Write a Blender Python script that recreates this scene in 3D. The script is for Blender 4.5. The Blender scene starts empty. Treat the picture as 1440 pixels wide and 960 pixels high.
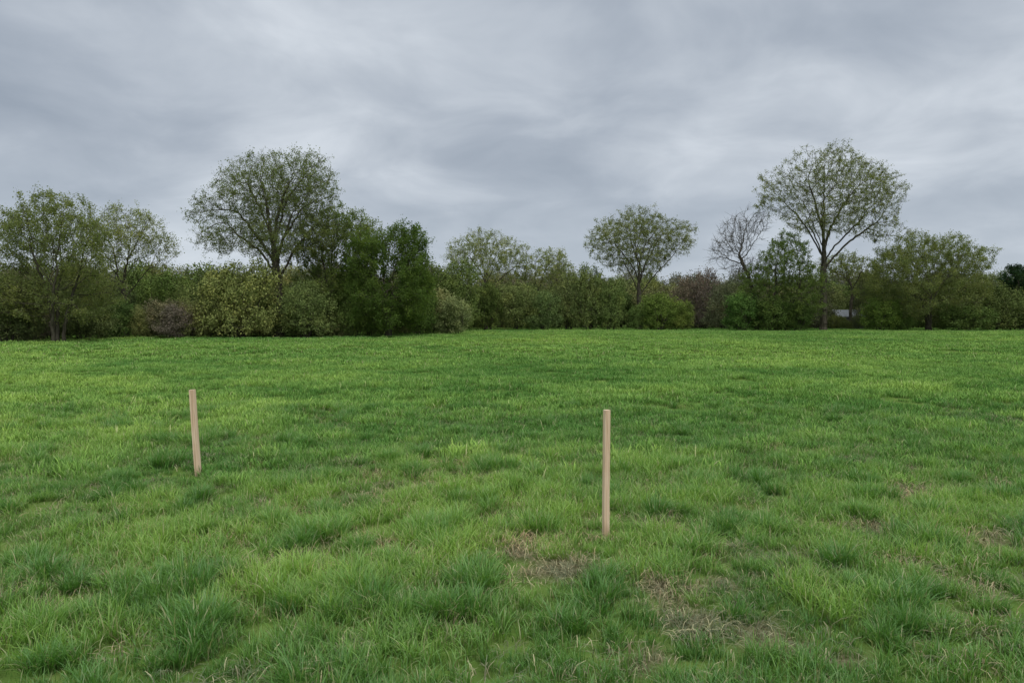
import bpy, math, numpy as np, time
T0=time.time()
rng=np.random.default_rng(11)
scn=bpy.context.scene
scn.view_settings.view_transform='Standard'
scn.view_settings.look='None'
scn.view_settings.exposure=0
FT=1040.0; HY=445.0; CAMH=1.6

# ---------------------------------------------------------------- noise
def _h(x,y,s):
    h=(x*374761393+y*668265263+s*1442695041)&0xffffffff
    h=((h^(h>>13))*1274126177)&0xffffffff
    h=(h^(h>>16))&0xffffffff
    return h/4294967296.0
def vn(x,y,s=0):
    x=np.asarray(x,float);y=np.asarray(y,float)
    xi=np.floor(x).astype(np.int64);yi=np.floor(y).astype(np.int64)
    fx=x-xi;fy=y-yi;fx=fx*fx*(3-2*fx);fy=fy*fy*(3-2*fy)
    a=_h(xi,yi,s);b=_h(xi+1,yi,s);c=_h(xi,yi+1,s);d=_h(xi+1,yi+1,s)
    return (a*(1-fx)+b*fx)*(1-fy)+(c*(1-fx)+d*fx)*fy
def fbm(x,y,s=0,o=3):
    r=0;a=.5;t=0
    for i in range(o):
        r=r+a*vn(x*2**i+i*17.3,y*2**i-i*9.1,s+i);t+=a;a*=.5
    return r/t
def gh(x,y):
    d=np.hypot(x,y)
    return 0.07*(fbm(x/0.9,y/0.9,3,2)-.5)*np.clip(1.4-d/25,0,1)+0.12*(fbm(x/7,y/7,8,2)-.5)

# ---------------------------------------------------------------- node helpers
def newmat(name):
    m=bpy.data.materials.new(name);m.use_nodes=True
    nt=m.node_tree;nt.nodes.clear()
    return m,nt,nt.nodes,nt.links
def ramp(N,stops):
    r=N.new('ShaderNodeValToRGB');e=r.color_ramp.elements
    while len(e)<len(stops): e.new(0.5)
    for el,(p,c) in zip(e,stops):
        el.position=p;el.color=(*c,1)
    return r
def mixc(N,L,a,b,f,mode='MIX'):
    n=N.new('ShaderNodeMix');n.data_type='RGBA';n.blend_type=mode
    for s,v in ((n.inputs[0],f),(n.inputs[6],a),(n.inputs[7],b)):
        if isinstance(v,bpy.types.NodeSocket): L.new(v,s)
        elif isinstance(v,(int,float)): s.default_value=v
        else: s.default_value=(*v,1)
    return n.outputs[2]
def math_(N,L,op,a,b=None,c=None):
    n=N.new('ShaderNodeMath');n.operation=op
    for i,v in enumerate((a,b,c)):
        if v is None: continue
        if isinstance(v,bpy.types.NodeSocket): L.new(v,n.inputs[i])
        else: n.inputs[i].default_value=v
    return n.outputs[0]

def mesh_np(name,V,faces_list,attrs=None,mats=(),matidx=None,smooth=None):
    me=bpy.data.meshes.new(name)
    V=np.asarray(V,np.float32)
    me.vertices.add(len(V));me.vertices.foreach_set('co',V.ravel())
    nl=sum(f.size for f in faces_list);nf=sum(len(f) for f in faces_list)
    if nf:
        me.loops.add(nl);me.polygons.add(nf)
        me.loops.foreach_set('vertex_index',np.concatenate([f.ravel() for f in faces_list]).astype(np.int32))
        tot=np.concatenate([np.full(len(f),f.shape[1]) for f in faces_list]).astype(np.int32)
        st=np.concatenate([[0],np.cumsum(tot)[:-1]]).astype(np.int32)
        me.polygons.foreach_set('loop_start',st)
        try: me.polygons.foreach_set('loop_total',tot)
        except Exception: pass
        if matidx is not None: me.polygons.foreach_set('material_index',np.asarray(matidx,np.int32))
        if smooth is not None: me.polygons.foreach_set('use_smooth',np.asarray(smooth,bool))
    for k,v in (attrs or {}).items():
        v=np.asarray(v)
        if v.ndim==2: a=me.attributes.new(k,'FLOAT_VECTOR','POINT');a.data.foreach_set('vector',v.astype(np.float32).ravel())
        elif v.dtype.kind=='i': a=me.attributes.new(k,'INT','POINT');a.data.foreach_set('value',v.astype(np.int32))
        else: a=me.attributes.new(k,'FLOAT','POINT');a.data.foreach_set('value',v.astype(np.float32))
    for m in mats: me.materials.append(m)
    me.update(calc_edges=True)
    return me
def addobj(name,me,loc=(0,0,0)):
    o=bpy.data.objects.new(name,me);o.location=loc
    scn.collection.objects.link(o);return o

# ---------------------------------------------------------------- materials
def grass_mat(name,stops,tr=0.35,var=0.5,gloss=True,dry=.93):
    m,nt,N,L=newmat(name)
    at=N.new('ShaderNodeAttribute');at.attribute_name='t'
    ar=N.new('ShaderNodeAttribute');ar.attribute_name='r'
    ti=N.new('ShaderNodeAttribute');ti.attribute_name='tint';ti.attribute_type='INSTANCER'
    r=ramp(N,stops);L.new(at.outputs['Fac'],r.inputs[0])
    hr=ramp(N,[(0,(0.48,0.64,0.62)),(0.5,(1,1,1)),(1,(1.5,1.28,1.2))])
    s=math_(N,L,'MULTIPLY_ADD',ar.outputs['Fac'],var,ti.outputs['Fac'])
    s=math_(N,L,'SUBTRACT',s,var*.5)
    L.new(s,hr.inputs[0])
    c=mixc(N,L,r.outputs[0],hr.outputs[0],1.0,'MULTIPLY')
    gt=math_(N,L,'GREATER_THAN',ar.outputs['Fac'],dry)
    gt=math_(N,L,'MULTIPLY',gt,0.75)
    c=mixc(N,L,c,(0.48,0.44,0.24),gt)
    d=N.new('ShaderNodeBsdfDiffuse');L.new(c,d.inputs[0])
    out=d.outputs[0]
    if gloss:
        t=N.new('ShaderNodeBsdfTranslucent')
        c2=mixc(N,L,c,(1.1,1.2,.65),1.0,'MULTIPLY');L.new(c2,t.inputs[0])
        mx=N.new('ShaderNodeMixShader');mx.inputs[0].default_value=tr
        L.new(d.outputs[0],mx.inputs[1]);L.new(t.outputs[0],mx.inputs[2]);out=mx.outputs[0]
        gl=N.new('ShaderNodeBsdfGlossy');gl.inputs['Roughness'].default_value=.45
        m2=N.new('ShaderNodeMixShader');m2.inputs[0].default_value=.04
        L.new(out,m2.inputs[1]);L.new(gl.outputs[0],m2.inputs[2]);out=m2.outputs[0]
    o=N.new('ShaderNodeOutputMaterial');L.new(out,o.inputs[0])
    return m
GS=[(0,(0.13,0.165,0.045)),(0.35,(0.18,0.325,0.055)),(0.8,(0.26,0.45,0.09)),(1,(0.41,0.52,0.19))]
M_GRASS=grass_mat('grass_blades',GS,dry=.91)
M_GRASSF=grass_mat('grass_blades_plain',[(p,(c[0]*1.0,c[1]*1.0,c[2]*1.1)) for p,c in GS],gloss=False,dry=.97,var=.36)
M_STRAW=grass_mat('dry_straw',[(0,(0.26,0.21,0.12)),(1,(0.45,0.39,0.23))],.2,.8,False)

def leaf_mat(name,tl):
    m,nt,N,L=newmat(name)
    oi=N.new('ShaderNodeObjectInfo')
    lv=N.new('ShaderNodeAttribute');lv.attribute_name='lv'
    geo=N.new('ShaderNodeNewGeometry')
    no=N.new('ShaderNodeTexNoise');no.inputs['Scale'].default_value=.55;no.inputs['Detail'].default_value=1
    L.new(geo.outputs['Position'],no.inputs['Vector'])
    r=ramp(N,[(0,(0.58,0.64,0.58)),(.5,(1,1,1)),(1,(1.5,1.33,1.15))])
    s=math_(N,L,'MULTIPLY_ADD',no.outputs['Fac'],1.2,math_(N,L,'MULTIPLY_ADD',lv.outputs['Fac'],.7,-.45))
    L.new(s,r.inputs[0])
    c=mixc(N,L,oi.outputs['Color'],r.outputs[0],1,'MULTIPLY')
    d=N.new('ShaderNodeBsdfDiffuse');L.new(c,d.inputs[0]);out=d.outputs[0]
    if tl:
        t=N.new('ShaderNodeBsdfTranslucent');c2=mixc(N,L,c,(1.25,1.3,.7),1,'MULTIPLY');L.new(c2,t.inputs[0])
        mx=N.new('ShaderNodeMixShader');mx.inputs[0].default_value=.4
        L.new(d.outputs[0],mx.inputs[1]);L.new(t.outputs[0],mx.inputs[2]);out=mx.outputs[0]
    o=N.new('ShaderNodeOutputMaterial');L.new(out,o.inputs[0]);return m
M_LEAF=leaf_mat('leaves',True)
def bark_mat():
    m,nt,N,L=newmat('bark')
    tc=N.new('ShaderNodeTexCoord')
    mp=N.new('ShaderNodeMapping');mp.inputs['Scale'].default_value=(6,6,1.2);L.new(tc.outputs['Object'],mp.inputs[0])
    no=N.new('ShaderNodeTexNoise');no.inputs['Scale'].default_value=1.5;no.inputs['Detail'].default_value=4;L.new(mp.outputs[0],no.inputs['Vector'])
    r=ramp(N,[(.3,(0.05,0.042,0.03)),(.55,(0.10,0.088,0.064)),(.8,(0.16,0.145,0.105))]);L.new(no.outputs['Fac'],r.inputs[0])
    b=N.new('ShaderNodeBsdfDiffuse');L.new(r.outputs[0],b.inputs[0])
    o=N.new('ShaderNodeOutputMaterial');L.new(b.outputs[0],o.inputs[0]);return m
M_BARK=bark_mat()

# ---------------------------------------------------------------- ground
def ground_mat():
    m,nt,N,L=newmat('ground_soil_and_turf')
    geo=N.new('ShaderNodeNewGeometry')
    def noise(sc,det=4):
        n=N.new('ShaderNodeTexNoise');n.inputs['Scale'].default_value=sc;n.inputs['Detail'].default_value=det
        L.new(geo.outputs['Position'],n.inputs['Vector']);return n.outputs['Fac']
    r1=ramp(N,[(.3,(0.075,0.11,0.028)),(.5,(0.115,0.19,0.038)),(.7,(0.17,0.22,0.06))]);L.new(noise(3,5),r1.inputs[0])
    r2=ramp(N,[(.3,(0.065,0.05,0.03)),(.5,(0.14,0.11,0.068)),(.7,(0.24,0.195,0.125))]);L.new(noise(40,5),r2.inputs[0])
    at=N.new('ShaderNodeAttribute');at.attribute_name='bare'
    c=mixc(N,L,r1.outputs[0],r2.outputs[0],at.outputs['Fac'])
    b=N.new('ShaderNodeBsdfDiffuse');L.new(c,b.inputs[0])
    bu=N.new('ShaderNodeBump');bu.inputs['Strength'].default_value=.7;bu.inputs['Distance'].default_value=.02
    L.new(noise(60,3),bu.inputs['Height']);L.new(bu.outputs[0],b.inputs['Normal'])
    o=N.new('ShaderNodeOutputMaterial');L.new(b.outputs[0],o.inputs[0]);return m

PATCH=[]
for px,py,r in [(597,684,.17),(120,790,.13),(785,800,.16),(735,772,.18),(940,742,.17),(1035,785,.15),(968,872,.14),(945,838,.12),(1130,925,.12),
                (1075,900,.16),(1270,692,.24),(1020,830,.11),(900,935,.11),(1330,820,.15),(1190,945,.11),(70,745,.11),(1390,900,.10),(370,840,.09),
                (1150,778,.11),(1090,632,.20),(500,800,.09),(1240,740,.14),(1400,760,.12)]:
    Y=CAMH*FT/(py-HY);PATCH.append(((px-720)/FT*Y,Y,r,r*1.3))
def left_edge(x):
    return np.interp(x,[-60,-33,-22,-9,-4],[40,43,54,59,88])
def bare(x,y):
    b=np.zeros_like(x)
    w=(fbm(x*7,y*7,21,3)-.5)*2.1
    for (cx,cy,rx,ry) in PATCH:
        q=np.sqrt(((x-cx)/rx)**2+((y-cy)/ry)**2)+w
        b=np.maximum(b,np.clip((1.5-q)*.8,0,.8))
    e=left_edge(x)
    b=np.maximum(b,np.clip(1-np.abs(y-e-1.5)/2.5+w*.8,0,1)*np.clip((-x-12)/6,0,1))
    return b
n=361
u=np.linspace(-1,1,n)
gx=0.9*np.sinh(8*u);gy=6+0.9*np.sinh(8*u)
X,Y=np.meshgrid(gx,gy);X=X.ravel();Y=Y.ravel()
Z=gh(X,Y)
i=np.arange(n*n).reshape(n,n)
F=np.stack([i[:-1,:-1],i[:-1,1:],i[1:,1:],i[1:,:-1]],-1).reshape(-1,4)
me=mesh_np('ground',np.stack([X,Y,Z],1),[F],{'bare':bare(X,Y)},[ground_mat()],smooth=np.ones(len(F)))
addobj('ground',me)

# ---------------------------------------------------------------- grass tufts
def blades(n,rad,hmin,hmax,w,lean=(0.1,0.7),flat=False,seed=0,tufts=0):
    g=np.random.default_rng(seed)
    a=g.uniform(0,2*np.pi,n);rr=rad*np.sqrt(g.random(n))
    bx=rr*np.cos(a);by=rr*np.sin(a)
    hs=1-.35*(rr/rad)**2
    if tufts:
        ta=g.uniform(0,2*np.pi,tufts);tr=rad*np.sqrt(g.random(tufts));th=g.uniform(.6,1.3,tufts)
        q=g.integers(tufts,size=n);k=g.random(n)<.75
        sd=rad*.11
        ox=g.normal(0,sd,n);oy=g.normal(0,sd,n)
        bx=np.where(k,tr[q]*np.cos(ta[q])+ox,bx);by=np.where(k,tr[q]*np.sin(ta[q])+oy,by)
        a=np.where(k,np.arctan2(oy,ox),a);hs=np.where(k,th[q],.65)
    az=a+g.normal(0,.9,n)
    Lh=g.uniform(hmin,hmax,n)*hs
    le=g.uniform(*lean,n)
    T=np.array([0,.3,.65,1.0])
    V=[];t_=[]
    dx=np.cos(az);dy=np.sin(az)
    tw=az+np.pi/2+g.normal(0,.5,n)
    sx=np.cos(tw);sy=np.sin(tw)
    r_=g.random(n)
    hf=g.random(n)
    for k,t in enumerate(T):
        out=Lh*le*(t**1.9 if not flat else t)
        up=Lh*(t-.45*le*t*t) if not flat else (0.012+0.05*hf*math.sin(t*3))
        wk=w*[.8,1,.75,0][k]*(0.7+.6*r_)
        cx=bx+dx*out;cy=by+dy*out;cz=up-(0.01 if k==0 else 0)
        if k<3:
            V.append(np.stack([cx-sx*wk/2,cy-sy*wk/2,cz],1));V.append(np.stack([cx+sx*wk/2,cy+sy*wk/2,cz],1));t_+=[np.full(n,t)]*2
        else:
            V.append(np.stack([cx,cy,cz],1));t_.append(np.full(n,t))
    V=np.stack(V,1).reshape(-1,3);t_=np.stack(t_,1).ravel();r7=np.repeat(r_,7)
    b=np.arange(n)[:,None]*7
    Q=np.concatenate([b+np.array([0,1,3,2]),b+np.array([2,3,5,4])]);Tr=b+np.array([4,5,6])
    return V,[Q,Tr],t_,r7
protoc=bpy.data.collections.new('grass_tufts')
protos=[]
def proto(mat,*a,**k):
    V,F,t,r=blades(*a,**k)
    nm='tuft_%02d'%len(protos)
    me=mesh_np(nm,V,F,{'t':t,'r':r},[mat],smooth=np.ones(sum(len(f) for f in F)))
    o=bpy.data.objects.new(nm,me);protoc.objects.link(o);protos.append(o);return len(protos)-1
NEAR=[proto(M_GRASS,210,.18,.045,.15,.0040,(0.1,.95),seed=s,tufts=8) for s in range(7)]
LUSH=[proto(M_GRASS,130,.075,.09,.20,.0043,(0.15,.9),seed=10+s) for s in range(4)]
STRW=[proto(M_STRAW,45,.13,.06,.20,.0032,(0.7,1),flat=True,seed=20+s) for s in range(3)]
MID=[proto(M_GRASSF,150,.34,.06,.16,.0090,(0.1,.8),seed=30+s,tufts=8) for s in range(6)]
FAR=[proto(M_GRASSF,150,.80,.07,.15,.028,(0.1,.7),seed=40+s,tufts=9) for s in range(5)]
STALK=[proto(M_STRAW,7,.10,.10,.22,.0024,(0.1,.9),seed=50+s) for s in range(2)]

P=[];R=[];S=[];I=[];TT=[]
STK=[(-3.32,7.46),(0.67,5.30)]
def scatter(dens,y0,y1,ids,kind,extra=1.5):
    wmax=y1*.74+extra
    n=int(dens*(y1-y0)*2*wmax)
    x=rng.uniform(-wmax,wmax,n);y=rng.uniform(y0,y1,n)
    k=np.abs(x)<y*.74+extra;x=x[k];y=y[k]
    b=bare(x,y)
    clump=fbm(x/.45,y/.45,55,2)
    big=fbm(x/2.6,y/2.6,61,3);huge=fbm(x/11,y/16,67,3)
    f1=rng.random(len(x))
    nearstake=np.min([np.hypot(x-sx,(y-sy+.12)/1.6) for sx,sy in STK],axis=0)
    if kind=='near':
        k=(f1>b*1.0)&(f1<(12.5-y)/3.5)
        sc=(.35+1.1*clump)*(1-.5*b)*(.78+.45*big)*np.clip(.45+nearstake*1.3,0,1)
    elif kind=='lush':
        tuf=fbm(x/.26,y/.26,77,2)
        k=(b<.2)&(tuf+.35*big>.80)&(y<13)&(nearstake>.35)
        sc=(.65+.6*rng.random(len(x)))*np.clip((tuf+.35*big-.80)*4+.75,.7,1.15)
    elif kind=='straw':
        k=(f1<np.clip(b*1.2,0,1)+.22+.9*np.clip(.5-clump,0,1))
        sc=.7+.6*rng.random(len(x))
    elif kind=='mid':
        k=(f1>b*.9)&(f1>(9.5-y)/3)&(f1<(31-y)/7)
        sc=(.6+.65*clump)*(.75+.5*big)
    elif kind=='far':
        k=(f1>(27-y)/5)&(f1>b*.9)
        sc=(.75+.4*clump)*(.75+.5*big)
    elif kind=='stalk':
        k=(big>.38)&(nearstake>.2);sc=.7+.6*rng.random(len(x))
    x=x[k];y=y[k];sc=sc[k];m=len(x)
    P.append(np.stack([x,y,gh(x,y)],1));S.append(sc)
    R.append(np.stack([rng.normal(0,.06,m),rng.normal(0,.06,m),rng.uniform(0,6.283,m)],1))
    I.append(rng.choice(ids,m))
    far=np.clip((y-12)/25,0,1)
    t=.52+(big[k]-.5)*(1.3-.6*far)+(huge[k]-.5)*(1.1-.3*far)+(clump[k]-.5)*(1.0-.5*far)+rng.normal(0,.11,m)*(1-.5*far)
    t=t-.30*np.clip(1-np.abs(y-left_edge(x)+1)/6,0,1)*(x<3)-.10*np.clip((y-80)/10,0,1)  # rough tree-edge grass darker; the left trees' shadow is painted into the tint
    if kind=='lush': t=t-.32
    TT.append(np.clip(t,0,1))
scatter(33,1.2,12.5,NEAR,'near')
scatter(60,1.2,13,LUSH,'lush')
scatter(40,1.2,12,STRW,'straw')
scatter(22,1.2,13,STALK,'stalk')
scatter(12,6,31,MID,'mid')
scatter(1.7,21,104,FAR,'far',4)
P=np.concatenate(P);R=np.concatenate(R);S=np.concatenate(S);I=np.concatenate(I);TT=np.concatenate(TT)
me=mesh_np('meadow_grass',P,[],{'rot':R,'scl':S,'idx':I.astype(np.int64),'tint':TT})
go=addobj('meadow_grass',me)
ng=bpy.data.node_groups.new('scatter_grass','GeometryNodeTree')
ng.interface.new_socket('Geometry',in_out='INPUT',socket_type='NodeSocketGeometry')
ng.interface.new_socket('Geometry',in_out='OUTPUT',socket_type='NodeSocketGeometry')
N=ng.nodes;L=ng.links
gi=N.new('NodeGroupInput');gout=N.new('NodeGroupOutput')
ci=N.new('GeometryNodeCollectionInfo');ci.inputs[0].default_value=protoc
ci.inputs['Separate Children'].default_value=True;ci.inputs['Reset Children'].default_value=True
iop=N.new('GeometryNodeInstanceOnPoints')
def na(name,t):
    n=N.new('GeometryNodeInputNamedAttribute');n.data_type=t;n.inputs[0].default_value=name;return n.outputs[0]
L.new(gi.outputs[0],iop.inputs['Points']);L.new(ci.outputs[0],iop.inputs['Instance'])
iop.inputs['Pick Instance'].default_value=True
L.new(na('idx','INT'),iop.inputs['Instance Index'])
e2r=N.new('FunctionNodeEulerToRotation');L.new(na('rot','FLOAT_VECTOR'),e2r.inputs[0]);L.new(e2r.outputs[0],iop.inputs['Rotation'])
L.new(na('scl','FLOAT'),iop.inputs['Scale'])
L.new(iop.outputs[0],gout.inputs[0])
md=go.modifiers.new('scatter','NODES');md.node_group=ng

# ---------------------------------------------------------------- trees
def unit(v): return v/(np.linalg.norm(v,axis=-1,keepdims=True)+1e-9)
def tree_mesh(name,blobs,stems,R0,natt,g,step=.35,kill=.5,rtip=.010,tlen=.6,od=1.3,lsize=.17,jit=.10,shell=.40,noise=.2,ntw=2.2,power=.60,up=.05,limbs=0,lf=.6):
    vol=np.array([b[3]*b[4]*b[5] for b in blobs]);vol=vol**.8
    cnt=(natt*vol/vol.sum()).astype(int)+5
    A=[]
    for b,c in zip(blobs,cnt):
        d=unit(g.normal(size=(c,3)));rr=g.random(c)**shell
        s=int(g.integers(1e6))
        lump=.68+.44*vn(d[:,0]*2.9+7,d[:,1]*2.9+d[:,2]*3.4,s)
        A.append(np.array(b[:3])+d*(rr*lump)[:,None]*np.array(b[3:6]))
    A=np.concatenate(A);A=A[A[:,2]>.25]
    nodes=[];par=[]
    for st in stems:
        st=np.array(st,float);prev=-1
        for q in range(len(st)-1):
            Ls=np.linalg.norm(st[q+1]-st[q]);m=max(1,int(Ls/step))
            for k in range(m+(q==len(st)-2)):
                p=st[q]+(st[q+1]-st[q])*k/m
                if len(nodes)and prev>=0: p=p+g.normal(0,.03,3)*[1,1,0]
                nodes.append(p);par.append(prev);prev=len(nodes)-1
    if limbs:
        tr=list(range(len(nodes)));ztop=nodes[-1][2]
        lo=np.array([b[0]-b[3] for b in blobs]).min();hi=np.array([b[0]+b[3] for b in blobs]).max()
        top=max(b[2]+b[5] for b in blobs);ry=max(b[4] for b in blobs)
        for q in range(limbs):
            az=2*math.pi*(q*.618+g.uniform(-.05,.05));f=(q+.5)/limbs
            zs=ztop*(lf+(1-lf)*f);k0=min(tr,key=lambda i_:abs(nodes[i_][2]-zs))
            ex=(hi if math.cos(az)>0 else -lo)*math.cos(az)*(.80-.5*f);ey=ry*math.sin(az)*(.75-.45*f)
            ez=ztop+(top-ztop)*(.25+.45*f)
            p0=np.array(nodes[k0]);p2=np.array([ex,ey,max(ez,zs+1)])
            p1=p0+np.array([ex*.42,ey*.42,(p2[2]-p0[2])*g.uniform(.5,.75)])
            Ls=np.linalg.norm(p2-p0)*.75;m=max(3,int(Ls/step));prev=k0
            w1=g.normal(0,.12,3)
            for k in range(1,m+1):
                t=k/m*.75
                p=(1-t)**2*p0+2*t*(1-t)*p1+t*t*p2+w1*math.sin(t*7)+g.normal(0,.04,3)
                nodes.append(p);par.append(prev);prev=len(nodes)-1
    nodes=np.array(nodes);par=np.array(par)
    def dist(A,B): return np.sqrt(((A[:,None,:]-B[None,:,:])**2).sum(-1))
    zc=(A[:,2].min()-.3)
    ok=np.where(nodes[:,2]>=min(zc*.75,nodes[:,2].max()-.1))[0]
    D=dist(A,nodes[ok]);ni=ok[D.argmin(1)];nd=D.min(1)
    kp=nd>kill;A=A[kp];ni=ni[kp];nd=nd[kp]
    for it in range(130):
        if len(A)<4: break
        u_,inv=np.unique(ni,return_inverse=True)
        acc=np.zeros((len(u_),3));np.add.at(acc,inv,unit(A-nodes[ni]))
        pdv=unit(nodes[u_]-nodes[np.maximum(par[u_],0)])
        d=unit(unit(acc)+g.normal(0,noise,(len(u_),3))+.3*pdv+np.array([0,0,up]))
        new=nodes[u_]+d*step
        base=len(nodes);nodes=np.concatenate([nodes,new]);par=np.concatenate([par,u_])
        D=dist(A,new);j=D.argmin(1);dm=D[np.arange(len(A)),j]
        upd=dm<nd;nd=np.where(upd,dm,nd);ni=np.where(upd,base+j,ni)
        keep=nd>kill
        if not upd.any(): break
        A=A[keep];ni=ni[keep];nd=nd[keep]
        if len(nodes)>12000: break
    nN=len(nodes)
    ch=np.bincount(par[par>=0],minlength=nN)
    acc=np.zeros(nN)
    for k in range(nN-1,-1,-1):
        if ch[k]==0: acc[k]=1
        if par[k]>=0: acc[par[k]]+=acc[k]
    rad=np.maximum(rtip,R0*(acc/acc.max())**power)
    zz=nodes[:,2];rad=rad*(1+.45*np.exp(-np.maximum(zz,0)/.35))
    e=np.where(par>=0)[0];p=par[e]
    ra=np.minimum(rad[p],rad[e]*1.25);rb=rad[e]
    E0=nodes[p];E1=nodes[e]
    thn=np.where((acc<=6)&(nodes[:,2]>.5))[0]
    tb=g.choice(thn,int(len(thn)*ntw))
    pd=unit(nodes[tb]-nodes[np.maximum(par[tb],0)])
    td=unit(pd+g.normal(0,.65,(len(tb),3))+[0,0,.2]);tl=tlen*g.uniform(.4,1.1,len(tb))
    T0_=nodes[tb];T1=T0_+td*tl[:,None]
    V=[];Fs=[];off=0
    def prism(A0,A1,r0,r1,k):
        nonlocal off
        d=unit(A1-A0);ref=np.where(np.abs(d[:,2:3])>.9,np.array([[1.,0,0]]),np.array([[0,0,1.]]))
        a=unit(np.cross(d,ref));b=np.cross(d,a);n=len(A0)
        an=np.arange(k)*2*np.pi/k
        ring=a[:,None,:]*np.cos(an)[None,:,None]+b[:,None,:]*np.sin(an)[None,:,None]
        v=np.concatenate([A0[:,None,:]+ring*r0[:,None,None],A1[:,None,:]+ring*r1[:,None,None]],1)
        bidx=off+np.arange(n)[:,None]*2*k
        for q in range(k):
            Fs.append(bidx+np.array([q,(q+1)%k,k+(q+1)%k,k+q]))
        V.append(v.reshape(-1,3));off+=n*2*k
    thick=rb>.05
    prism(E0[thick],E1[thick]+unit(E1[thick]-E0[thick])*.02,ra[thick],rb[thick],7)
    prism(E0[~thick],E1[~thick],ra[~thick],rb[~thick],4)
    prism(T0_,T1,np.full(len(tb),rtip*.8),np.full(len(tb),rtip*.35),3)
    nb=sum(len(f) for f in Fs);nvb=off
    lv=[np.zeros(nvb)]
    m=0
    if od>0:
        area=sum(math.pi*b[3]*b[5] for b in blobs)*.75
        m=int(2*od*area/(.30*lsize**2*.9))
        wt=g.random(len(tb))**1.2+.08
        q=g.choice(len(tb),m,p=wt/wt.sum())
        clv=np.clip(g.normal(.5,.22,len(tb)),0,1)
        c=T0_[q]+(T1-T0_)[q]*g.uniform(.1,1.2,m)[:,None]+g.normal(0,jit,(m,3))
        a=unit(g.normal(size=(m,3)));b=unit(np.cross(a,g.normal(size=(m,3))))
        s=lsize*g.uniform(.6,1.25,m)[:,None]
        quad=np.stack([c-a*s*.5,c+b*s*.3,c+a*s*.5,c-b*s*.3],1)
        V.append(quad.reshape(-1,3))
        Fs.append(off+np.arange(m)[:,None]*4+np.arange(4))
        lv.append(np.repeat(np.clip(clv[q]+g.normal(0,.12,m),0,1),4))
    nf=sum(len(f) for f in Fs)
    mi=np.ones(nf);mi[:nb]=0;sm=np.zeros(nf);sm[:nb]=1
    me=mesh_np(name,np.concatenate(V),Fs,{'lv':np.concatenate(lv)},[M_BARK,M_LEAF],mi,sm)
    return me

def tree(name,seed,Yd,bx,blobs,R0,col,natt=900,stems=None,fork=None,**k):
    g=np.random.default_rng(seed)
    s=Yd/FT;X0=(bx-720)*s
    B=[]
    for b in blobs:
        dep=(g.uniform(-.35,.35) if len(blobs)>1 else 0)*b[2]*s
        ry=max(b[2],b[3])*s*.9
        B.append(((b[0]-bx)*s,dep,CAMH+(HY-b[1])*s,b[2]*s,ry,b[3]*s))
    if stems is None:
        zt=CAMH+(HY-fork)*s
        stems=[[(0,0,-.1),(.1*g.normal(),.1*g.normal(),zt*.5),(.25*g.normal(),.2*g.normal(),zt)]]
    me=tree_mesh(name,B,stems,R0,natt,g,**k)
    o=addobj(name,me,(X0,Yd,float(gh(np.array(X0),np.array(Yd)))))
    o.color=(*col,1);return o
def multi(g,n,spread,h):
    st=[]
    for i_ in range(n):
        a=g.uniform(0,6.28);r=spread*g.uniform(.1,.5)
        d=spread*g.uniform(.3,1)
        st.append([(r*math.cos(a),r*math.sin(a),-.1),((r+d*.35)*math.cos(a),(r+d*.35)*math.sin(a),h*.5),((r+d)*math.cos(a+.2),(r+d)*math.sin(a+.2),h)])
    return st
G=np.random.default_rng(5)
OL=(0.215,0.25,0.095); YG=(0.29,0.325,0.135); DG=(0.12,0.18,0.045); MG=(0.16,0.22,0.065)
tree('willow_tree',1,46,78,[(75,322,66,57),(28,345,48,57),(122,350,46,57),(75,410,84,50),(20,420,58,44)],.14,OL,3000,stems=multi(G,4,1.3,3.2),od=1.25,lsize=.11,tlen=.5,kill=.30,step=.25,rtip=.008)
tree('willow_tree',2,49,-60,[(-60,330,70,60),(-70,400,80,55)],.16,OL,1200,stems=multi(G,3,1.2,3.0),od=1.5,lsize=.13,rtip=.009)
tree('ash_tree',3,58,178,[(188,334,58,40),(158,365,36,37),(224,350,28,28)],.15,YG,2000,fork=390,limbs=6,od=.85,lsize=.12,rtip=.009,kill=.33,step=.28)
tree('oak_tree',4,59,392,[(372,275,86,68),(430,265,52,58),(290,294,34,22),(325,335,48,28),(450,325,36,42),(390,340,66,30)],.40,(0.195,0.235,0.088),6000,fork=330,limbs=11,lf=.5,od=.95,lsize=.115,kill=.34,step=.30,rtip=.010,shell=.45)
tree('hawthorn_tree',5,62,470,[(478,325,46,40),(446,352,36,46),(512,345,34,42),(465,415,58,54)],.17,(0.17,0.225,0.07),2800,stems=multi(G,3,1.0,4.0),od=1.7,lsize=.135,kill=.38,step=.3)
tree('field_maple_tree',6,60,548,[(570,352,38,42),(520,375,46,50),(580,400,30,60),(540,425,66,44),(490,425,40,40)],.18,DG,2600,stems=multi(G,4,1.2,3.5),od=2.6,lsize=.14,kill=.42,jit=.15)
tree('ash_tree',7,94,684,[(680,358,54,38),(724,368,30,32),(646,354,24,24)],.20,YG,2000,fork=385,limbs=7,od=.95,lsize=.15,rtip=.012,kill=.42)
tree('birch_tree',8,95,762,[(765,382,36,34),(786,374,20,24)],.15,YG,1000,fork=400,limbs=5,od=1.0,lsize=.16,rtip=.013,kill=.42)
tree('ash_tree',9,93,897,[(900,326,62,40),(856,342,36,34),(946,336,38,32),(900,364,56,26)],.28,(0.235,0.265,0.11),3600,fork=365,limbs=10,lf=.42,od=.92,lsize=.15,rtip=.012,kill=.42,shell=.45)
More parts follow.
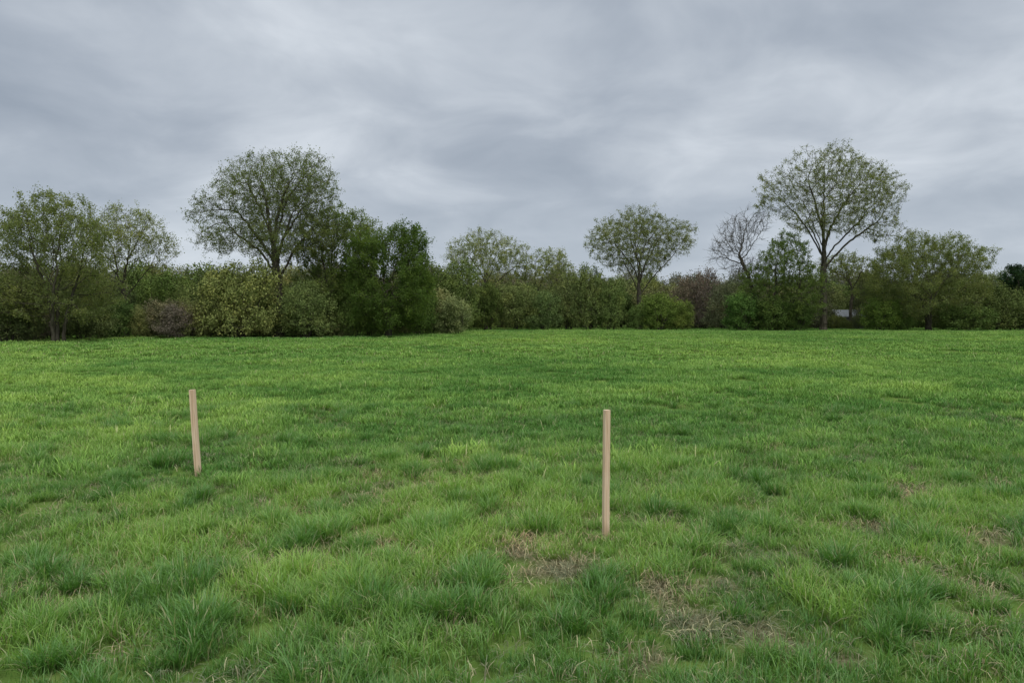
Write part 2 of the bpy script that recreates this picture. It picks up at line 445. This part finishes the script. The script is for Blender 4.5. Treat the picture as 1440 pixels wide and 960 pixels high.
tree('dead_tree',10,90,1062,[(1040,330,32,36),(1014,352,20,22),(1066,314,16,24),(1045,375,30,24)],.24,OL,1300,stems=[[(0.2,0,-.1),(0,0,3.5),(-.9,0,6.5),(-1.8,0,8.5)]],od=0,tlen=1.1,rtip=.018,noise=.3,kill=.45)
tree('oak_tree',11,88,1158,[(1165,262,80,58),(1103,274,50,38),(1228,274,50,46),(1150,308,68,30),(1228,320,42,24)],.38,(0.235,0.265,0.11),5200,fork=335,limbs=11,lf=.62,od=.60,lsize=.14,rtip=.014,kill=.46,step=.4,shell=.45)
tree('hawthorn_tree',12,86,1100,[(1102,365,38,42),(1085,400,42,54),(1122,410,38,48)],.16,MG,2200,stems=multi(G,5,1.4,4.5),od=1.4,lsize=.16,rtip=.013,kill=.45)
tree('field_maple_tree',13,97,1195,[(1195,375,50,24),(1230,395,34,22)],.20,OL,1000,fork=400,limbs=5,od=.9,lsize=.17,rtip=.014)
tree('hawthorn_tree',14,87,1308,[(1310,362,72,42),(1262,388,46,48),(1360,382,46,48),(1310,410,90,42)],.18,OL,3400,stems=multi(G,4,1.5,4.0),od=1.6,lsize=.15,rtip=.012,kill=.43,jit=.14)
tree('holly_tree',15,99,1436,[(1436,402,34,38),(1430,430,36,30)],.25,(0.04,0.075,0.034),1000,fork=430,od=3,lsize=.2)
tree('hawthorn_tree',16,90,1530,[(1530,380,70,50),(1530,410,90,40)],.20,OL,1500,stems=multi(G,4,1.5,4.0),od=1.8,lsize=.2)

# ---------------------------------------------------------------- shrubs (hedgerow)
SH=[]
M_LEAF=leaf_mat('shrub_leaves',False)
for s in range(6):
    g=np.random.default_rng(100+s)
    w=[2.3,2.6,2.0,2.8,2.2,2.4][s]
    bl=[(0,0,2.3,w,w,2.3),(w*.5,.3,3.2,w*.55,w*.6,1.5),(-w*.45,-.2,2.8,w*.6,w*.6,1.6),(.2,-.4,1.2,w*1.05,w,1.2)]
    SH.append(tree_mesh('shrub_%d'%s,bl,multi(g,5,1.0,1.4),.06,[1000,900,1000,1000,900,900][s],g,step=.27,kill=.36,rtip=.009,ntw=1.5,od=[1.8,1.5,2.0,1.6,.8,1.2][s],lsize=.15,jit=.16))
hedge=bpy.data.objects.new('hedgerow',None);scn.collection.objects.link(hedge)
cnt=0
def shrub(bx,Yd,topel,wpx,col,var=None):
    global cnt
    s=Yd/FT;h=(HY-topel)*s+CAMH
    v=int(rng.integers(4)) if var is None else var
    o=bpy.data.objects.new('shrub_part_%03d'%cnt,SH[v]);cnt+=1
    scn.collection.objects.link(o);o.parent=hedge
    o.location=((bx-720)*s,Yd,-.05)
    kx=wpx*s/2.5
    o.scale=(kx,kx*rng.uniform(.85,1.1),h/4.6)
    o.rotation_euler=(0,0,rng.uniform(0,6.28))
    j=rng.uniform(.9,1.25)
    o.color=(col[0]*j*rng.uniform(.92,1.15),col[1]*j,col[2]*j*1.05,1)
cols=[(0.155,0.21,0.065),(0.195,0.235,0.08),(0.125,0.185,0.05),(0.225,0.26,0.10),(0.20,0.20,0.105)]
for row,(Yd,t0,t1) in enumerate([(104,396,424),(112,382,412),(121,376,400)]):
    x=560.
    while x<1750:
        if not (row==0 and 1165<x<1215):
            shrub(x,Yd+rng.uniform(-1.5,1.5),rng.uniform(t0,t1),rng.uniform(22,38),cols[rng.integers(5)] if row<2 else (0.18,0.195,0.12),var=int(rng.integers(6)))
        x+=rng.uniform(20,34)
for row,(Yd,t0,t1) in enumerate([(0,412,440),(68,385,420),(75,366,396),(83,362,390)]):
    x=-380.
    while x<(560 if row==0 else 640):
        if row==0:
            Yd2=float(np.interp(x,[-380,0,150,560],[44,50,55.5,61.5]));w=rng.uniform(20,36)
        else: Yd2=Yd+rng.uniform(-1.5,1.5);w=rng.uniform(30,50)
        shrub(x,Yd2,rng.uniform(t0,t1),w,cols[rng.integers(5)],var=int(rng.integers(6)))
        x+=rng.uniform(28,48)
for bx,Yd,top,w,col,v in [
 (338,57,368,52,(0.215,0.265,0.08),1),(300,60,385,40,(0.18,0.235,0.07),0),(430,58,395,38,(0.17,0.21,0.065),1),(235,63,380,45,(0.165,0.235,0.06),3),
 (268,61,400,34,(0.20,0.26,0.08),5),(10,47,395,45,(0.15,0.19,0.07),1),(120,52,400,40,(0.16,0.20,0.07),0),(160,60,395,40,(0.145,0.19,0.07),0),
 (250,56,425,30,(0.20,0.185,0.135),4),(40,50,430,40,(0.19,0.175,0.125),4),(500,60,385,36,(0.12,0.18,0.045),2),(590,66,390,28,(0.125,0.19,0.045),0),
 (625,90,392,30,(0.17,0.22,0.07),0),(655,92,405,26,(0.18,0.235,0.07),1),(686,89,398,27,(0.115,0.175,0.045),2),(725,91,395,30,(0.16,0.21,0.065),3),(765,91,410,30,(0.16,0.22,0.07),1),
 (800,93,380,28,(0.17,0.22,0.075),5),(828,92,374,28,(0.145,0.195,0.06),1),(858,91,392,26,(0.135,0.195,0.055),0),
 (930,88,412,32,(0.15,0.235,0.05),2),(955,89,422,24,(0.155,0.23,0.05),0),(905,90,425,22,(0.13,0.195,0.05),1),
 (990,97,374,28,(0.22,0.17,0.13),4),(965,98,386,26,(0.22,0.195,0.13),4),(1020,94,396,28,(0.20,0.20,0.10),5),
 (1045,86,412,32,(0.105,0.175,0.04),2),(1085,85,418,30,(0.105,0.17,0.04),0),(1122,85,425,26,(0.10,0.16,0.04),2),
 (1240,87,418,28,(0.12,0.20,0.04),0),(1264,88,428,22,(0.12,0.19,0.045),2),(1355,86,425,36,(0.13,0.19,0.05),3),(1395,88,402,36,(0.155,0.20,0.06),1),(1430,88,418,32,(0.13,0.18,0.05),0),
 (1225,98,383,28,(0.18,0.195,0.095),5),(1145,99,390,28,(0.17,0.185,0.095),4),(1178,96,442,12,(0.14,0.19,0.055),1),(1205,95,440,12,(0.15,0.17,0.07),4),(1190,94,449,9,(0.14,0.18,0.05),5)]:
    shrub(bx,Yd,top,w,col,var=v)

# ---------------------------------------------------------------- shed glimpsed through the gap
def simple(name,c,rough=.8,ns=8,amp=.25):
    m,nt,N,L=newmat(name)
    tc=N.new('ShaderNodeTexCoord');no=N.new('ShaderNodeTexNoise');no.inputs['Scale'].default_value=ns;no.inputs['Detail'].default_value=5
    L.new(tc.outputs['Object'],no.inputs['Vector'])
    r=ramp(N,[(.3,tuple(v*(1-amp) for v in c)),(.7,tuple(min(1,v*(1+amp)) for v in c))]);L.new(no.outputs['Fac'],r.inputs[0])
    b=N.new('ShaderNodeBsdfPrincipled');b.inputs['Roughness'].default_value=rough;L.new(r.outputs[0],b.inputs['Base Color'])
    o=N.new('ShaderNodeOutputMaterial');L.new(b.outputs[0],o.inputs[0]);return m
shed=bpy.data.objects.new('garden_shed',None);scn.collection.objects.link(shed)
SX,SY=(1190-720)/FT*99,99.
def part(name,V,F,mat):
    me=bpy.data.meshes.new(name);me.from_pydata(V,[],F);me.materials.append(mat);me.update()
    o=bpy.data.objects.new(name,me);scn.collection.objects.link(o);o.parent=shed;return o
def box(x0,x1,y0,y1,z0,z1):
    return [(x0,y0,z0),(x1,y0,z0),(x1,y1,z0),(x0,y1,z0),(x0,y0,z1),(x1,y0,z1),(x1,y1,z1),(x0,y1,z1)],[(0,3,2,1),(4,5,6,7),(0,1,5,4),(1,2,6,5),(2,3,7,6),(3,0,4,7)]
shed.location=(SX,SY,0)
part('walls',*box(-1.7,1.7,-1.3,1.3,0,1.65),simple('shed_boards',(0.26,0.25,0.23)))
V=[(-1.9,-1.5,1.6),(1.9,-1.5,1.6),(1.9,0,2.5),(-1.9,0,2.5),(1.9,1.5,1.6),(-1.9,1.5,1.6),
   (-1.9,-1.5,1.67),(1.9,-1.5,1.67),(1.9,0,2.57),(-1.9,0,2.57),(1.9,1.5,1.67),(-1.9,1.5,1.67)]
part('roof',V,[(0,3,2,1),(3,5,4,2),(6,7,8,9),(9,8,10,11),(0,1,7,6),(5,11,10,4),(1,2,8,7),(2,4,10,8),(0,6,9,3),(3,9,11,5)],simple('shed_roof_sheet',(0.30,0.31,0.32),.7))
part('door',*box(-.4,.5,-1.35,-1.303,0.05,1.5),simple('shed_door',(0.14,0.14,0.12)))
part('window',*box(.8,1.5,-1.35,-1.303,0.75,1.3),simple('shed_glass',(0.05,0.06,0.07),.1))

# ---------------------------------------------------------------- stakes
def wood_mat():
    m,nt,N,L=newmat('planed_timber')
    tc=N.new('ShaderNodeTexCoord')
    mp=N.new('ShaderNodeMapping');mp.inputs['Scale'].default_value=(45,45,2.2);L.new(tc.outputs['Object'],mp.inputs[0])
    no=N.new('ShaderNodeTexNoise');no.inputs['Scale'].default_value=1.6;no.inputs['Detail'].default_value=6;no.inputs['Distortion'].default_value=.6
    L.new(mp.outputs[0],no.inputs['Vector'])
    r=ramp(N,[(.28,(0.56,0.35,0.21)),(.5,(0.82,0.57,0.38)),(.75,(0.90,0.69,0.50))]);L.new(no.outputs['Fac'],r.inputs[0])
    sp=N.new('ShaderNodeSeparateXYZ');L.new(tc.outputs['Object'],sp.inputs[0])
    mr=N.new('ShaderNodeMapRange');mr.inputs['From Min'].default_value=.0;mr.inputs['From Max'].default_value=.12;mr.inputs['To Min'].default_value=.5;mr.inputs['To Max'].default_value=0
    L.new(sp.outputs[2],mr.inputs[0])
    c=mixc(N,L,r.outputs[0],(0.22,0.16,0.08),mr.outputs[0])
    b=N.new('ShaderNodeBsdfPrincipled');b.inputs['Roughness'].default_value=.7;L.new(c,b.inputs['Base Color'])
    bu=N.new('ShaderNodeBump');bu.inputs['Strength'].default_value=.3;bu.inputs['Distance'].default_value=.002
    L.new(no.outputs['Fac'],bu.inputs['Height']);L.new(bu.outputs[0],b.inputs['Normal'])
    o=N.new('ShaderNodeOutputMaterial');L.new(b.outputs[0],o.inputs[0]);return m
WOOD=wood_mat()
import bmesh
def stake(px,py,toppy,w,rotz,lean,name='wooden_stake'):
    Yd=CAMH*FT/(py-HY);s=Yd/FT
    H=CAMH-(toppy-HY)*s
    bm=bmesh.new()
    lv=[-.25,0,H*.33,H*.66,H]
    rings=[]
    for k,z in enumerate(lv):
        h=w/2*(1 if k else .35)
        o=.0012*math.sin(k*2.1)
        rings.append([bm.verts.new((sx*h+o,sy*h,z)) for sx,sy in((-1,-1),(1,-1),(1,1),(-1,1))])
    for a,b in zip(rings[:-1],rings[1:]):
        for q in range(4): bm.faces.new((a[q],a[(q+1)%4],b[(q+1)%4],b[q]))
    bm.faces.new(rings[0][::-1]);bm.faces.new(rings[-1])
    ed=[e for e in bm.edges if len(e.link_faces)==2 and e.calc_face_angle()>.6]
    bmesh.ops.bevel(bm,geom=ed,offset=.004,segments=2,affect='EDGES')
    me=bpy.data.meshes.new(name);bm.to_mesh(me);bm.free();me.materials.append(WOOD)
    X0=(px-720)*s
    o=addobj(name,me,(X0,Yd,float(gh(np.array(X0),np.array(Yd)))))
    o.rotation_euler=(0,lean,rotz);return o
stake(276,668,545,.050,math.radians(0),math.radians(-3.3))
stake(853,758,575,.040,math.radians(18),math.radians(0.2))

# ---------------------------------------------------------------- world / light
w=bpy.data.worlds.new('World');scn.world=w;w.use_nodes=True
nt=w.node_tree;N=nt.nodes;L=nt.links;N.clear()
tc=N.new('ShaderNodeTexCoord');sp=N.new('ShaderNodeSeparateXYZ');L.new(tc.outputs['Generated'],sp.inputs[0])
z=math_(N,L,'MAXIMUM',sp.outputs[2],0.0);zz=math_(N,L,'ADD',z,.24)
cb=N.new('ShaderNodeCombineXYZ')
L.new(math_(N,L,'DIVIDE',sp.outputs[0],zz),cb.inputs[0]);L.new(math_(N,L,'DIVIDE',sp.outputs[1],zz),cb.inputs[1])
def wn(sc,det,dist,rough,off,stretch=(1,1,1)):
    mp=N.new('ShaderNodeMapping');mp.inputs['Location'].default_value=off;mp.inputs['Scale'].default_value=stretch;L.new(cb.outputs[0],mp.inputs[0])
    n=N.new('ShaderNodeTexNoise');n.inputs['Scale'].default_value=sc;n.inputs['Detail'].default_value=det;n.inputs['Distortion'].default_value=dist;n.inputs['Roughness'].default_value=rough
    L.new(mp.outputs[0],n.inputs['Vector']);return n.outputs['Fac']
a=wn(.9,3,.4,.45,(9.3,4.2,0));b=wn(2.8,5,.4,.52,(8.2,4.4,0),(1,1,1))
f=math_(N,L,'MULTIPLY_ADD',a,.58,math_(N,L,'MULTIPLY',b,.42))
cr=ramp(N,[(.34,(0.33,0.38,0.45)),(.46,(0.42,0.47,0.54)),(.55,(0.53,0.58,0.645)),(.66,(0.70,0.75,0.81))]);L.new(f,cr.inputs[0])
mr=N.new('ShaderNodeMapRange');mr.inputs['From Min'].default_value=0.0;mr.inputs['From Max'].default_value=.2;mr.inputs['To Min'].default_value=.55;mr.inputs['To Max'].default_value=0
L.new(z,mr.inputs[0])
c=mixc(N,L,cr.outputs[0],(0.64,0.71,0.79),mr.outputs[0])
sky=N.new('ShaderNodeTexSky');sky.sky_type='NISHITA';sky.sun_disc=False
EL=math.radians(60);AZ=math.radians(150)
sky.sun_elevation=EL;sky.sun_rotation=AZ
sk=mixc(N,L,sky.outputs[0],(.1,.1,.1),1,'MULTIPLY')
c=mixc(N,L,c,sk,.06)
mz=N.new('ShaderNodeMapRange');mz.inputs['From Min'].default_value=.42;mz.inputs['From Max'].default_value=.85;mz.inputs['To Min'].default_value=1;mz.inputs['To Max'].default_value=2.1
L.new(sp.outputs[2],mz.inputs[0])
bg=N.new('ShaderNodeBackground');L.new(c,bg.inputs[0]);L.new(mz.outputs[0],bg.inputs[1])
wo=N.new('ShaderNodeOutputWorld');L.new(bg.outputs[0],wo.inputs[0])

sl=bpy.data.lights.new('sun','SUN');sl.energy=1.2;sl.angle=math.radians(35);sl.color=(1,.97,.92)
so=bpy.data.objects.new('sun',sl);scn.collection.objects.link(so)
from mathutils import Vector
dirv=Vector((math.cos(EL)*math.sin(AZ),math.cos(EL)*math.cos(AZ),math.sin(EL)))
so.rotation_euler=dirv.to_track_quat('Z','Y').to_euler()

cam=bpy.data.cameras.new('camera');cam.sensor_width=36;cam.lens=26;cam.clip_start=.05;cam.clip_end=5000
co=bpy.data.objects.new('camera',cam);scn.collection.objects.link(co)
co.location=(0,0,CAMH);co.rotation_euler=(math.radians(90)-math.atan((481.5-HY)/FT)+math.radians(.12),0,0)
scn.camera=co
print('total',time.time()-T0)
